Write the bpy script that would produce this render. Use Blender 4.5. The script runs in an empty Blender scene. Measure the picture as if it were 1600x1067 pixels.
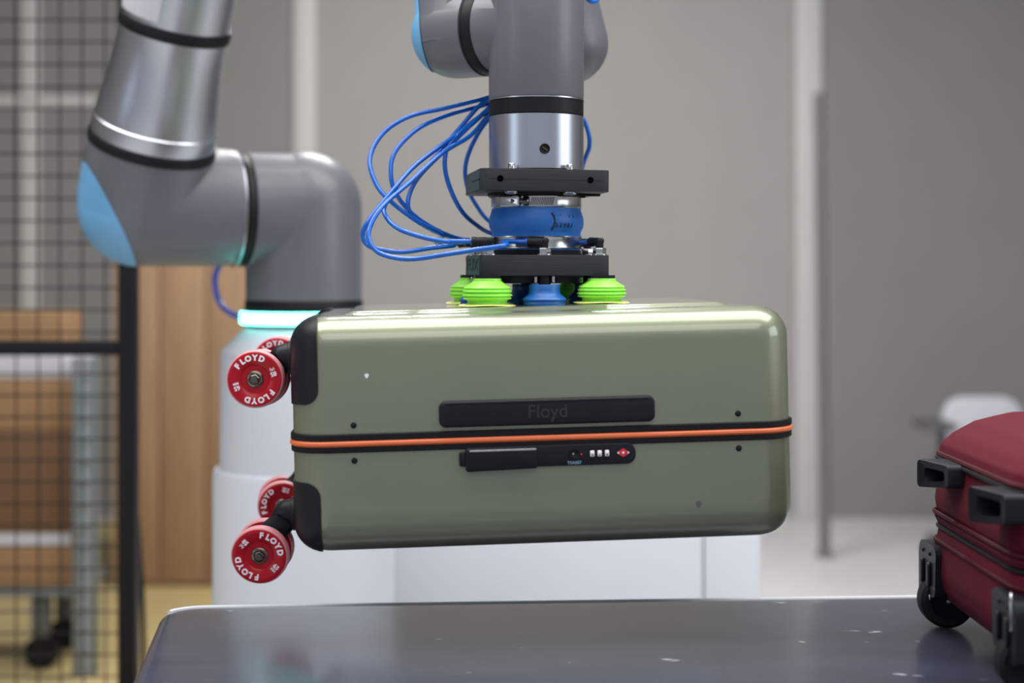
import bpy, bmesh, math, random
from mathutils import Vector, Matrix
random.seed(7)
PI = math.pi
R = math.radians
S = bpy.context.scene
COL = S.collection

# ------------------------------------------------------------------ camera, world, lights, exposure
F, HZ, CAMZ = 2366.0, 420.0, 1.2          # focal length in px (1600x1067), horizon row, camera height
cd = bpy.data.cameras.new('camera'); cam = bpy.data.objects.new('camera', cd); COL.objects.link(cam)
cam.location = (0, 0, CAMZ); cam.rotation_euler = (PI/2, 0, 0)
cd.sensor_width = 36; cd.lens = 36*F/1600
cd.shift_y = -(533.5-HZ)/1600
cd.clip_start = 0.05; cd.clip_end = 100
cd.dof.use_dof = True; cd.dof.focus_distance = 1.90; cd.dof.aperture_fstop = 2.3
S.camera = cam

w = bpy.data.worlds.new('world'); S.world = w; w.use_nodes = True
w.node_tree.nodes['Background'].inputs[0].default_value = (0.80, 0.86, 1.0, 1)
w.node_tree.nodes['Background'].inputs[1].default_value = 0.42

def area(name, loc, size, power, rot=(0, 0, 0), color=(1, 1, 1)):
    l = bpy.data.lights.new(name, 'AREA'); l.shape = 'RECTANGLE'; l.size, l.size_y = size
    l.energy = power; l.color = color
    o = bpy.data.objects.new(name, l); o.location = loc; o.rotation_euler = rot; COL.objects.link(o)
    return o
for x, y, p in ((-1.0, 1.9, 76), (1.3, 1.9, 72)):
    area('ceiling_lamp_or_fill', (x, y, 3.3), (2.5, 1.8), p, color=(1.0, 0.98, 0.95))
area('ceiling_lamp_or_fill', (0.2, -1.2, 3.5), (3.6, 2.4), 60, color=(1.0, 0.98, 0.95))  # added front fill, above and behind the camera, to brighten the suitcase face
area('ceiling_lamp_or_fill', (-0.1, 4.9, 3.5), (1.2, 0.6), 78, color=(1.0, 0.97, 0.94))
area('side_fill_left', (-4.6, -1.2, 2.2), (2.0, 2.0), 22, (R(90), 0, R(-90)), (0.78, 0.89, 1.0))  # added cool side fill; the left wall has no window
area('side_fill_right', (4.6, 0.4, 2.3), (2.6, 2.0), 55, (R(90), 0, R(90)), (0.86, 0.93, 1.0))  # added fill from the right, so left-facing sides stay darker; no window here

S.view_settings.view_transform = 'Standard'; S.view_settings.look = 'None'
S.view_settings.gamma = 1; S.view_settings.use_curve_mapping = False
S.view_settings.exposure = 0.17
S.cycles.use_denoising = True
S.cycles.max_bounces = 8; S.cycles.diffuse_bounces = 4; S.cycles.glossy_bounces = 4
S.cycles.sample_clamp_indirect = 6

# ------------------------------------------------------------------ helpers
def lin(c):
    return tuple(((v/255)/12.92 if v/255 <= .04045 else (((v/255)+.055)/1.055)**2.4) for v in c) + (1,)

def mat(name, rgb, rough=.5, metal=0, coat=0, coat_rough=.05, var=.06, scale=18, bump=0, bscale=300,
        stretch=None, sss=0, trans=0, emit=0, spec=.5):
    m = bpy.data.materials.new(name); m.use_nodes = True
    nt = m.node_tree; b = nt.nodes['Principled BSDF']
    c = lin(rgb)
    tc = nt.nodes.new('ShaderNodeTexCoord'); mp = nt.nodes.new('ShaderNodeMapping')
    nt.links.new(tc.outputs['Object'], mp.inputs[0])
    if stretch: mp.inputs['Scale'].default_value = stretch
    n = nt.nodes.new('ShaderNodeTexNoise'); n.inputs['Scale'].default_value = scale; n.inputs['Detail'].default_value = 5
    nt.links.new(mp.outputs[0], n.inputs['Vector'])
    r = nt.nodes.new('ShaderNodeValToRGB'); r.color_ramp.elements[0].position = .3; r.color_ramp.elements[1].position = .7
    r.color_ramp.elements[0].color = tuple(v*(1-var) for v in c[:3]) + (1,)
    r.color_ramp.elements[1].color = tuple(min(1, v*(1+var)) for v in c[:3]) + (1,)
    nt.links.new(n.outputs['Fac'], r.inputs[0]); nt.links.new(r.outputs[0], b.inputs['Base Color'])
    b.inputs['Roughness'].default_value = rough; b.inputs['Metallic'].default_value = metal
    b.inputs['Coat Weight'].default_value = coat; b.inputs['Coat Roughness'].default_value = coat_rough
    b.inputs['Specular IOR Level'].default_value = spec
    if sss:
        b.inputs['Subsurface Weight'].default_value = sss; b.inputs['Subsurface Radius'].default_value = (.02, .02, .02)
        b.inputs['Subsurface Scale'].default_value = .4
    if trans: b.inputs['Transmission Weight'].default_value = trans
    if emit:
        b.inputs['Emission Color'].default_value = c; b.inputs['Emission Strength'].default_value = emit
    if bump:
        n2 = nt.nodes.new('ShaderNodeTexNoise'); n2.inputs['Scale'].default_value = bscale; n2.inputs['Detail'].default_value = 3
        nt.links.new(mp.outputs[0], n2.inputs['Vector'])
        bp = nt.nodes.new('ShaderNodeBump'); bp.inputs['Strength'].default_value = bump; bp.inputs['Distance'].default_value = .002
        nt.links.new(n2.outputs['Fac'], bp.inputs['Height']); nt.links.new(bp.outputs[0], b.inputs['Normal'])
    m['bsdf'] = b.name
    return m

M = {}
M['wall'] = mat('wall_grey', (161, 159, 157), .8, var=.02, scale=3)
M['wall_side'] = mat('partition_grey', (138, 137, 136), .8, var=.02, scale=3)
M['trim'] = mat('trim_grey', (200, 199, 197), .5, var=.02)
M['ceiling'] = mat('ceiling_white', (205, 205, 205), .9, var=.02)
M['white'] = mat('white_enamel', (196, 200, 209), .45, var=.015, scale=6)
M['olive'] = mat('olive_polycarbonate', (125, 133, 110), .38, .5, 1.0, .06, var=.03, scale=9)
M['black'] = mat('black_plastic', (21, 23, 29), .42, spec=.25, var=.1, bump=.05)
M['black_soft'] = mat('black_rubber', (14, 15, 19), .6, spec=.25, var=.1)
M['print_black'] = mat('printed_plastic', (43, 46, 52), .55, spec=.25, var=.08, scale=40, bump=.25, bscale=160, stretch=(.15, .15, 6))
M['print_teal'] = mat('teal_tinted_plastic', (38, 60, 64), .5, var=.08)
M['orange'] = mat('orange_piping', (226, 112, 66), .45, var=.04)
M['red'] = mat('red_urethane', (166, 0, 26), .3, 0, .1, .05, var=.08, sss=.2, spec=.3)
M['red_rim'] = mat('frosted_red_tread', (200, 132, 138), .5, var=.08, sss=.2)
M['white_ink'] = mat('white_ink', (236, 226, 234), .5, var=.02)
M['steel'] = mat('zinc_steel', (186, 188, 190), .22, 1, var=.05, scale=60)
M['dark_steel'] = mat('dark_steel', (110, 108, 100), .25, 1, var=.1)
M['alu'] = mat('turned_aluminium', (180, 184, 194), .30, 1, var=.03, scale=20, stretch=(1, 1, .05))
M['robot'] = mat('robot_grey', (96, 97, 106), .42, 0, .15, .2, var=.03)
M['cap'] = mat('blue_cap', (104, 164, 208), .4, var=.03)
M['seal'] = mat('black_seal', (15, 16, 19), .5, spec=.25, var=.08)
M['led'] = mat('light_ring', (110, 255, 236), .4, emit=5.5, var=0)
M['hose'] = mat('blue_hose', (0, 92, 190), .25, 0, .15, .05, var=.05)
M['bellows'] = mat('blue_silicone', (14, 96, 178), .45, var=.05)
M['cup_blue'] = mat('blue_rubber', (18, 90, 164), .4, var=.06)
M['cup_green'] = mat('green_silicone', (146, 230, 78), .35, var=.05, sss=.5)
M['cup_lip'] = mat('yellow_lip', (226, 222, 120), .4, var=.05, sss=.4)
M['void'] = mat('hole_black', (3, 3, 4), .9, var=0, spec=0)
M['ink'] = mat('black_ink', (8, 9, 13), .6, var=.05)
M['brown_ink'] = mat('brown_ink', (74, 46, 30), .5, var=.05)
M['blue_ink'] = mat('pale_blue_ink', (130, 160, 185), .5, var=.05)
M['red_ink'] = mat('red_ink', (205, 40, 56), .4, var=.05)
M['fabric'] = mat('burgundy_fabric', (86, 9, 30), .8, spec=.2, var=.14, scale=260, bump=.35, bscale=900)
M['fabric_trim'] = mat('burgundy_piping', (62, 6, 20), .7, spec=.2, var=.1, scale=60)
M['wood'] = mat('plywood', (152, 120, 90), .6, var=.12, scale=5, stretch=(6, 6, .6))
M['card'] = mat('cardboard', (146, 113, 80), .75, var=.06, scale=4)
M['card_dark'] = mat('brown_cardboard', (106, 78, 54), .75, var=.08, scale=4)
M['card_pale'] = mat('pale_carton', (190, 189, 198), .6, var=.03, scale=4)
M['frame_black'] = mat('fence_black', (11, 12, 17), .5, spec=.25, var=.06)
M['wire'] = mat('wire_black', (16, 17, 20), .5, spec=.25, var=.06)
M['grey_metal'] = mat('grey_metal', (120, 126, 130), .45, .4, var=.06)
M['dark_grey'] = mat('dark_grey_paint', (88, 88, 89), .6, var=.06)
M['rack'] = mat('rack_galvanised', (168, 174, 178), .5, .2, var=.06)
M['pole'] = mat('pole_grey', (108, 108, 108), .6, var=.04)
M['cable'] = mat('lilac_cable', (92, 104, 196), .4, var=.05)

def mat_table():
    m = mat('table_dark_laminate', (56, 60, 75), .25, 0, .45, .12, var=.18, scale=7, stretch=(.6, 2.2, 1))
    return m
M['table'] = mat_table()
def add_specks(m):
    nt = m.node_tree; b = nt.nodes['Principled BSDF']
    src = b.inputs['Base Color'].links[0].from_socket
    tc = nt.nodes.new('ShaderNodeTexCoord'); mp = nt.nodes.new('ShaderNodeMapping'); mp.inputs['Scale'].default_value = (22, 40, 1)
    n = nt.nodes.new('ShaderNodeTexNoise'); n.inputs['Scale'].default_value = 1.0; n.inputs['Detail'].default_value = 2
    nt.links.new(tc.outputs['Object'], mp.inputs[0]); nt.links.new(mp.outputs[0], n.inputs['Vector'])
    r = nt.nodes.new('ShaderNodeValToRGB'); r.color_ramp.elements[0].position = .71; r.color_ramp.elements[1].position = .80
    nt.links.new(n.outputs['Fac'], r.inputs[0])
    mx = nt.nodes.new('ShaderNodeMixRGB'); mx.inputs[2].default_value = lin((178, 182, 196))
    nt.links.new(r.outputs[0], mx.inputs[0]); nt.links.new(src, mx.inputs[1]); nt.links.new(mx.outputs[0], b.inputs['Base Color'])
add_specks(M['table'])

def mat_floor():
    m = bpy.data.materials.new('floor_concrete'); m.use_nodes = True
    nt = m.node_tree; b = nt.nodes['Principled BSDF']
    n = nt.nodes.new('ShaderNodeTexNoise'); n.inputs['Scale'].default_value = 2.5; n.inputs['Detail'].default_value = 6
    tc = nt.nodes.new('ShaderNodeTexCoord'); nt.links.new(tc.outputs['Object'], n.inputs['Vector'])
    r = nt.nodes.new('ShaderNodeValToRGB')
    r.color_ramp.elements[0].color = lin((196, 196, 195)); r.color_ramp.elements[1].color = lin((222, 222, 221))
    nt.links.new(n.outputs['Fac'], r.inputs[0]); nt.links.new(r.outputs[0], b.inputs['Base Color'])
    b.inputs['Roughness'].default_value = .45
    return m
M['floor'] = mat_floor()
M['floor_yellow'] = mat('yellow_floor_paint', (176, 159, 112), .5, var=.08, scale=3)

W = {}      # world matrices of the things and parts, so parts can be given in world coordinates

def at(px, py, Y):
    return Vector(((px-800)/F*Y, Y, CAMZ-(py-HZ)/F*Y))

def thing(name, label, cat, mtx, group=None):
    o = bpy.data.objects.new(name, None); COL.objects.link(o)
    o.empty_display_size = .05
    o.matrix_basis = mtx; W[o.name] = mtx.copy()
    o['label'] = label; o['category'] = cat
    if group: o['group'] = group
    return o

def obj(name, bm, m, parent=None, mtx=None, world=False, sharp=38, smooth=True, kind=None, label=None):
    """link a bmesh or mesh as ONE object; mtx is its matrix in the parent's frame; world=True: the mesh is in world coordinates"""
    if isinstance(bm, bmesh.types.BMesh):
        me = bpy.data.meshes.new(name)
        bmesh.ops.recalc_face_normals(bm, faces=bm.faces)
        bm.to_mesh(me); bm.free()
        fresh = True
    else:
        me = bm; fresh = me.users == 0
    if fresh:
        me.materials.clear(); me.materials.append(m)
        if smooth and len(me.polygons):
            me.polygons.foreach_set('use_smooth', [True]*len(me.polygons))
            me.set_sharp_from_angle(angle=R(sharp))
    o = bpy.data.objects.new(name, me); COL.objects.link(o)
    mtx = mtx or Matrix.Identity(4)
    if parent is not None:
        o.parent = parent
        if world: mtx = W[parent.name].inverted() @ mtx
        W[o.name] = W[parent.name] @ mtx
    else:
        W[o.name] = mtx.copy()
    o.matrix_basis = mtx
    if kind: o['kind'] = kind
    if label: o['label'] = label
    return o

def frame(o, z, x=None):
    """matrix with its origin at o and its z axis along z"""
    z = Vector(z).normalized()
    x = Vector(x) if x is not None else (Vector((1, 0, 0)) if abs(z.x) < .9 else Vector((0, 0, 1)))
    y = z.cross(x).normalized(); x = y.cross(z).normalized()
    m = Matrix((x, y, z)).transposed().to_4x4(); m.translation = Vector(o)
    return m

def T(x, y=0, z=0):
    return Matrix.Translation((x, y, z)) if not isinstance(x, Vector) else Matrix.Translation(x)

def add_lathe(bm, prof, mtx=None, seg=48):
    mtx = mtx or Matrix.Identity(4); rings = []
    for r, z in prof:
        if r < 1e-6: rings.append([bm.verts.new(mtx @ Vector((0, 0, z)))])
        else: rings.append([bm.verts.new(mtx @ Vector((r*math.cos(2*PI*i/seg), r*math.sin(2*PI*i/seg), z))) for i in range(seg)])
    for a, b in zip(rings, rings[1:]):
        for i in range(seg):
            j = (i+1) % seg
            if len(a) == 1 and len(b) == 1: continue
            if len(a) == 1: bm.faces.new((a[0], b[i], b[j]))
            elif len(b) == 1: bm.faces.new((a[i], a[j], b[0]))
            else: bm.faces.new((a[i], a[j], b[j], b[i]))
    return bm

def lathe(prof, mtx=None, seg=48): return add_lathe(bmesh.new(), prof, mtx, seg)
def cyl(r, z0, z1, mtx=None, seg=48, b=0.0):
    if b: p = [(0, z0), (r-b, z0), (r, z0+b), (r, z1-b), (r-b, z1), (0, z1)]
    else: p = [(0, z0), (r, z0), (r, z1), (0, z1)]
    return lathe(p, mtx, seg)

def add_loft(bm, rings, cap=True, mtx=None):
    vs = [[bm.verts.new((mtx @ Vector(p)) if mtx else p) for p in ring] for ring in rings]
    n = len(vs[0])
    for a, b in zip(vs, vs[1:]):
        for i in range(n):
            j = (i+1) % n
            bm.faces.new((a[i], a[j], b[j], b[i]))
    if cap:
        bm.faces.new(vs[0][::-1]); bm.faces.new(vs[-1])
    return bm

def rrect(w, h, r, n=8):
    pts = []
    for cx, cy, a0 in ((w/2-r, h/2-r, 0), (-w/2+r, h/2-r, 90), (-w/2+r, -h/2+r, 180), (w/2-r, -h/2+r, 270)):
        for k in range(n+1):
            a = R(a0+90*k/n); pts.append((cx+r*math.cos(a), cy+r*math.sin(a)))
    return pts

def round_poly(pts, rads, n=8):
    out = []
    N = len(pts)
    for i in range(N):
        p = Vector(pts[i]); a = (Vector(pts[i-1])-p).normalized(); b = (Vector(pts[(i+1) % N])-p).normalized()
        r = rads[i] if hasattr(rads, '__len__') else rads
        ang = a.angle(b); d = r/math.tan(ang/2); c = p+(a+b).normalized()*(r/math.sin(ang/2))
        s = p+a*d-c; e = p+b*d-c
        for k in range(n+1):
            a0 = math.atan2(s.y, s.x); da = (math.atan2(e.y, e.x)-a0+PI) % (2*PI)-PI
            v = Vector((math.cos(a0+da*k/n), math.sin(a0+da*k/n)))*r
            out.append((c.x+v.x, c.y+v.y))
    return out

def add_prism(bm, out, z0, z1, b=0, mtx=None, bn=3):
    """extrude a 2-D outline (centred near the origin) with rounded rims"""
    def inset(d):
        N = len(out); res = []
        for i in range(N):
            p = Vector(out[i]); q = Vector(out[i-1]); r_ = Vector(out[(i+1) % N])
            e1 = (p-q); e2 = (r_-p)
            if e1.length < 1e-7: e1 = e2
            if e2.length < 1e-7: e2 = e1
            t = (e1.normalized()+e2.normalized())
            t.normalize(); nn = Vector((-t.y, t.x))
            res.append(p+nn*d)
        return res
    area2 = sum(out[i-1][0]*out[i][1]-out[i][0]*out[i-1][1] for i in range(len(out)))
    sg = 1 if area2 > 0 else -1
    rings = []
    if b:
        for k in range(bn+1):
            a = PI/2*k/bn; rings.append((b*(1-math.sin(a)), z0+b*(1-math.cos(a))))
        for k in range(bn+1):
            a = PI/2*k/bn; rings.append((b*(1-math.cos(a)), z1-b*(1-math.sin(a))))
    else: rings = [(0, z0), (0, z1)]
    return add_loft(bm, [[(p.x, p.y, z) for p in inset(sg*d)] if d else [(p[0], p[1], z) for p in out] for d, z in rings], True, mtx)

def prism(out, z0, z1, b=0, mtx=None, bn=3): return add_prism(bmesh.new(), out, z0, z1, b, mtx, bn)

def add_box(bm, c, s, b=0, seg=2, mtx=None):
    t = bmesh.new(); bmesh.ops.create_cube(t, size=1)
    bmesh.ops.scale(t, vec=s, verts=t.verts)
    if b: bmesh.ops.bevel(t, geom=list(t.edges), offset=b, segments=seg, profile=.5, affect='EDGES')
    bmesh.ops.translate(t, vec=c, verts=t.verts)
    if mtx: bmesh.ops.transform(t, matrix=mtx, verts=t.verts)
    me = bpy.data.meshes.new('tmp'); t.to_mesh(me); t.free(); bm.from_mesh(me); bpy.data.meshes.remove(me)
    return bm
def box(c, s, b=0, seg=2, mtx=None): return add_box(bmesh.new(), c, s, b, seg, mtx)
def box2(p0, p1, b=0, seg=2):
    p0, p1 = Vector(p0), Vector(p1)
    return box((p0+p1)/2, [abs(v) for v in (p1-p0)], b, seg)

def smooth_path(pts, per=8):
    P = [Vector(p) for p in pts]; P = [P[0]*2-P[1]]+P+[P[-1]*2-P[-2]]; out = []
    for i in range(1, len(P)-2):
        p0, p1, p2, p3 = P[i-1], P[i], P[i+1], P[i+2]
        for k in range(per):
            t = k/per
            out.append(.5*((2*p1)+(p2-p0)*t+(2*p0-5*p1+4*p2-p3)*t*t+(3*p1-p0-3*p2+p3)*t**3))
    out.append(P[-2]); return out

def add_tube(bm, pts, r, seg=10, per=8, smooth=True):
    P = smooth_path(pts, per) if smooth else [Vector(p) for p in pts]
    t = (P[1]-P[0]).normalized(); n = t.orthogonal().normalized(); rings = []
    for i, p in enumerate(P):
        d = (P[min(i+1, len(P)-1)]-P[max(i-1, 0)]).normalized()
        n = (n-d*n.dot(d)).normalized(); b = d.cross(n)
        rr = r if not hasattr(r, '__len__') else r[0]+(r[1]-r[0])*i/(len(P)-1)
        rings.append([p+n*rr*math.cos(2*PI*k/seg)+b*rr*math.sin(2*PI*k/seg) for k in range(seg)])
    return add_loft(bm, rings)
def tube(pts, r, seg=10, per=8, smooth=True): return add_tube(bmesh.new(), pts, r, seg, per, smooth)

def bm_mesh(bm):
    me = bpy.data.meshes.new('tmp'); bmesh.ops.recalc_face_normals(bm, faces=bm.faces); bm.to_mesh(me); bm.free(); return me

def boolean(a, b, op='INTERSECT'):
    """boolean of two bmeshes -> bmesh"""
    oa = bpy.data.objects.new('tmp_a', bm_mesh(a)); ob = bpy.data.objects.new('tmp_b', bm_mesh(b))
    COL.objects.link(oa); COL.objects.link(ob)
    md = oa.modifiers.new('b', 'BOOLEAN'); md.operation = op; md.object = ob; md.solver = 'EXACT'
    dg = bpy.context.evaluated_depsgraph_get(); dg.update()
    me = bpy.data.meshes.new_from_object(oa.evaluated_get(dg))
    ma, mb = oa.data, ob.data
    bpy.data.objects.remove(oa); bpy.data.objects.remove(ob); bpy.data.meshes.remove(ma); bpy.data.meshes.remove(mb)
    r = bmesh.new(); r.from_mesh(me); bpy.data.meshes.remove(me); return r

_txt = {}
def add_text(bm, s, size, mtx, bold=0.0, depth=.0004, sx=1.0):
    """lettering as geometry: centred at the origin of mtx, reading along its x axis, facing its z axis"""
    key = (s, bold)
    if key not in _txt:
        cu = bpy.data.curves.new('t', 'FONT'); cu.body = s; cu.size = 1; cu.offset = bold; cu.extrude = .02
        cu.align_x = 'CENTER'; cu.align_y = 'CENTER'; cu.resolution_u = 3
        o = bpy.data.objects.new('t', cu); COL.objects.link(o)
        dg = bpy.context.evaluated_depsgraph_get(); dg.update()
        me = bpy.data.meshes.new_from_object(o.evaluated_get(dg)); bpy.data.objects.remove(o); bpy.data.curves.remove(cu)
        _txt[key] = me
    me = _txt[key].copy()
    me.transform(mtx @ Matrix.Diagonal((size*sx, size, depth/.02, 1)))
    bm.from_mesh(me); bpy.data.meshes.remove(me)
    return bm

# ------------------------------------------------------------------ the setting
def structure(name, bm, m, **k):
    o = obj(name, bm, m, **k); o['kind'] = 'structure'; return o
structure('floor', box2((-5, -3, -.1), (5, 7.4, 0)), M['floor'])
structure('wall_back', box2((-5, 7.3, 0), (5, 7.45, 4.0)), M['wall'])
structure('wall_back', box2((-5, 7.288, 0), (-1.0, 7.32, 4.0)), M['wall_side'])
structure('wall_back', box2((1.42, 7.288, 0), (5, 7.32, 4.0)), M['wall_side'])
structure('wall_left', box2((-5.1, -3, 0), (-5, 7.4, 4.0)), M['wall'])
structure('wall_right', box2((5, -3, 0), (5.1, 7.4, 4.0)), M['wall'])
structure('ceiling', box2((-5, -3, 4.0), (5, 7.4, 4.1)), M['ceiling'])
structure('trim_1', box2((-1.049, 7.26, 0), (-.941, 7.31, 4.0), .01), M['trim'])
structure('trim_2', box2((1.36, 7.26, 0), (1.488, 7.31, 4.0), .01), M['trim'])
structure('trim_3', box2((-2.36, 7.26, 0), (-2.27, 7.31, 4.0), .01), M['trim'])
structure('trim_4', box2((-3.2, 7.27, 1.98), (-2.0, 7.31, 2.03), .005), M['trim'])
structure('floor_paint', box2((-4.5, 2.6, 0), (-.52, 7.2, .003)), M['floor_yellow'])

# ------------------------------------------------------------------ work table
tz = .748
tb = thing('work_table', 'dark grey satin work table with rounded edges under the hanging olive suitcase', 'table', T(.2, 1.5, 0))
outl = round_poly([(-.335, 1.02), (1.25, 1.12), (1.25, 2.14), (-.468, 2.028)], [.05, .06, .06, .055], 10)
obj('table_top', prism([(x-.2, y-1.5) for x, y in outl], tz-.045, tz, .016, bn=6), M['table'], tb)
es = [Vector((x-.2, y-1.5, tz-.0034)) for x, y in outl[32:40]]
obj('edge_strip', tube(es, .0040, 8, 1, False), M['white'], tb, label='pale edge strip along the back')
for x, y in ((-.26, 1.12), (-.36, 1.92), (1.15, 1.2), (1.15, 2.0)):
    obj('leg', box((x-.2, y-1.5, (tz-.045)/2), (.05, .05, tz-.045), .004), M['grey_metal'], tb)
obj('apron', box2((-.5, -.32, tz-.10), (.9, -.30, tz-.045)), M['grey_metal'], tb)
obj('apron', box2((-.5, .40, tz-.10), (.9, .42, tz-.045)), M['grey_metal'], tb)

# ------------------------------------------------------------------ olive suitcase (hangs from the cups)
SL, SW, STH = .6016, .45, .279
SM = T(.0257, 1.79+SW/2, 1.0095) @ Matrix.Rotation(R(4), 4, 'Z') @ Matrix.Rotation(R(-1.35), 4, 'Y')
case = thing('hard_shell_suitcase', 'glossy olive green hard-shell suitcase with red wheels, hanging on its side from the suction cups', 'suitcase', SM)
CR = .046
def shell_ring(d, z):
    r = max(CR-d, .012)
    return [(x, y, z) for x, y in rrect(SL-2*d, SW-2*d, r, 12)]
def shell_prof(zs, sg, off=0.0):
    """(inset, z) from the seam zs outwards to the big face"""
    fr = .036; h = STH/2; p = [(0, zs), (0, zs+sg*.02)]
    for k in range(11):
        a = PI/2*k/10; p.append((fr*(1-math.cos(a)), sg*(h-fr+fr*math.sin(a))))
    p += [(.060, sg*(h+.0006)), (.0635, sg*(h+.0012)), (.067, sg*(h+.0032)), (.0705, sg*(h+.0044)), (.075, sg*(h+.0049)), (.10, sg*(h+.0050))]
    return [(d-off, z+(sg*off if i > 1 else 0)) for i, (d, z) in enumerate(p)]
def shell_bm(zs, sg, off=0.0):
    return add_loft(bmesh.new(), [shell_ring(d, z) for d, z in shell_prof(zs, sg, off)])
obj('shell', shell_bm(.001, 1), M['olive'], case, sharp=50)
obj('shell', shell_bm(-.0185, -1), M['olive'], case, sharp=50)
def band(z0, z1, out, b):
    rings = []
    for d, z in ((.004, z0), (-out+b, z0), (-out, z0+b), (-out, z1-b), (-out+b, z1), (.004, z1)):
        rings.append(shell_ring(d, z))
    return add_loft(bmesh.new(), rings)
obj('seam_band', band(-.0055, .0025, .0035, .001), M['black_soft'], case)
obj('piping', band(-.0125, -.0055, .0045, .0022), M['orange'], case)
obj('seam_band', band(-.0195, -.0125, .0030, .001), M['black_soft'], case)
yf = -SW/2
# corner guards (wheel housings) cut from the shell form
def guard(sy, sg):
    s = shell_bm(.0, sg, .0018)
    z0, z1 = (.037, .30) if sg > 0 else (-.30, -.055)
    pts = [(-.40, z0), (-SL/2+.0325, z0), (-SL/2+.0325, z1), (-.40, z1)]
    rads = [.002, .018, .002, .002] if sg > 0 else [.002, .002, .018, .002]
    out = round_poly(pts, rads, 8)
    y0, y1 = (yf-.05, yf+.105) if sy < 0 else (-yf-.105, -yf+.05)
    # outline in x/z, extruded along y
    cut = bmesh.new()
    rings = [[(x, y, z) for x, z in out] for y in (y0, y1)]
    add_loft(cut, rings)
    return boolean(s, cut)
for sy in (-1, 1):
    for sg in (1, -1):
        obj('corner_guard', guard(sy, sg), M['black'], case, sharp=30)

# side handle and lock on the face towards the camera
def face_m(x, z): return Matrix.Translation((x-.0068, yf, z)) @ Matrix.Rotation(PI/2, 4, 'X')   # local z looks at the camera
hd = obj('side_handle', prism(rrect(.256, .031, .0085, 8), -.003, .0065, .003), M['black'], case, face_m(.0075, .0222))
t = bmesh.new(); add_text(t, 'Floyd', .022, T(0, 0, .0064), .01, .0006)
obj('lettering', t, mat('embossed_grey', (31, 34, 41), .5, var=.05), hd, label='embossed dark lettering on the handle')
obj('highlight_ridge', prism(rrect(.240, .0022, .001, 3), .0055, .0070, .0005, T(0, .0125, 0)), M['black'], hd)
lk = obj('lock', prism(round_poly([(-.098, -.0125), (.1035, -.0125), (.1035, .0125), (-.098, .0125)], [.004, .011, .011, .004], 8), -.003, .0035, .0012), M['black'], case, face_m(.008, -.0302))
obj('latch_cover', prism(round_poly([(-.0985, -.0158), (-.014, -.0138), (-.014, .0112), (-.0985, .0118)], .003, 5), .001, .0085, .0025), M['black'], lk)
obj('latch_button', prism(rrect(.009, .017, .003, 4), .0, .005, .0015, T(-.1015, -.001, 0)), M['black'], lk)
obj('edge_strip', prism(rrect(.079, .0022, .0009, 3), .0078, .0088, .0003, T(-.0545, .0088, 0)), M['steel'], lk)
obj('keyhole', lathe([(0, .0038), (.0035, .0038), (.0045, .0045), (.0062, .0045), (.0068, .0032)], T(.0305, .0015, 0), 24), M['black_soft'], lk)
obj('key_pin', cyl(.0012, .0035, .0050, T(.0288, .0016, 0), 12), M['steel'], lk)
obj('indicator', box((.0385, .0008, .0037), (.0018, .0022, .0008)), M['red_ink'], lk)
for k in range(3):
    x = .0515+.0088*k
    obj('dial_window', prism(rrect(.0068, .0148, .0012, 3), .0032, .0038, .0002, T(x, .001, 0)), M['black_soft'], lk)
    obj('dial', cyl(.0068, -.0026, .0026, T(x, .001, -.0018) @ Matrix.Rotation(PI/2, 4, 'Y'), 20, .0006), M['white_ink'], lk, label='white numbered combination dial')
t = bmesh.new()
for k in range(3):
    add_text(t, '717'[k], .0045, T(.0515+.0088*k, -.0012, .0050) @ Matrix.Rotation(R(8), 4, 'X'), .01, .0002)
obj('dial_digit', t, M['ink'], lk)
t = bmesh.new(); add_text(t, 'TSA007', .0052, T(.0300, -.0092, .0035), .01, .0003)
obj('lettering', t, M['blue_ink'], lk)
t = bmesh.new()
add_prism(t, [(-.0075, 0), (-.003, -.0035), (0, -.0052), (.003, -.0035), (.0075, 0), (.003, .0035), (0, .0052), (-.003, .0035)][::1], .0035, .0040, 0, T(.0885, .001, 0))
obj('emblem', t, M['red_ink'], lk, smooth=False, label='red diamond emblem')
t = bmesh.new()
add_prism(t, [(-.0018, 0), (0, -.0018), (.0018, 0), (0, .0018)], .0039, .0043, 0, T(.0885, .001, 0))
add_prism(t, [(-.0075, 0), (-.0052, -.0018), (-.0052, .0018)], .0039, .0043, 0, T(.0885, .001, 0))
add_prism(t, [(.0075, 0), (.0052, .0018), (.0052, -.0018)], .0039, .0043, 0, T(.0885, .001, 0))
obj('emblem_mark', t, M['white_ink'], lk, smooth=False)
for x in (-.2205, .236):
    for z in (.0125, -.0290):
        obj('rivet', lathe([(0, .0022), (.0020, .0021), (.0034, .0012), (.0040, -.001)], face_m(x, z), 16), M['black_soft'], case)
t = bmesh.new(); add_text(t, 'FLOYD BERLIN', .0090, T(.172, -SW/2+.047, STH/2+.0002), .01, .0003)
obj('lettering', t, M['brown_ink'], case)
# small chips and scuffs in the lacquer
for x, z, r in ((-.204, .070, .0024), (.186, -.094, .0036)):
    obj('scuff', prism([(r*math.cos(a)*(1+.3*math.sin(3*a)), r*1.2*math.sin(a)) for a in [2*PI*k/10 for k in range(10)]], -.001, .00025, 0, face_m(x, z)), M['white_ink'] if z > 0 else M['dark_grey'], case)

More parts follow.
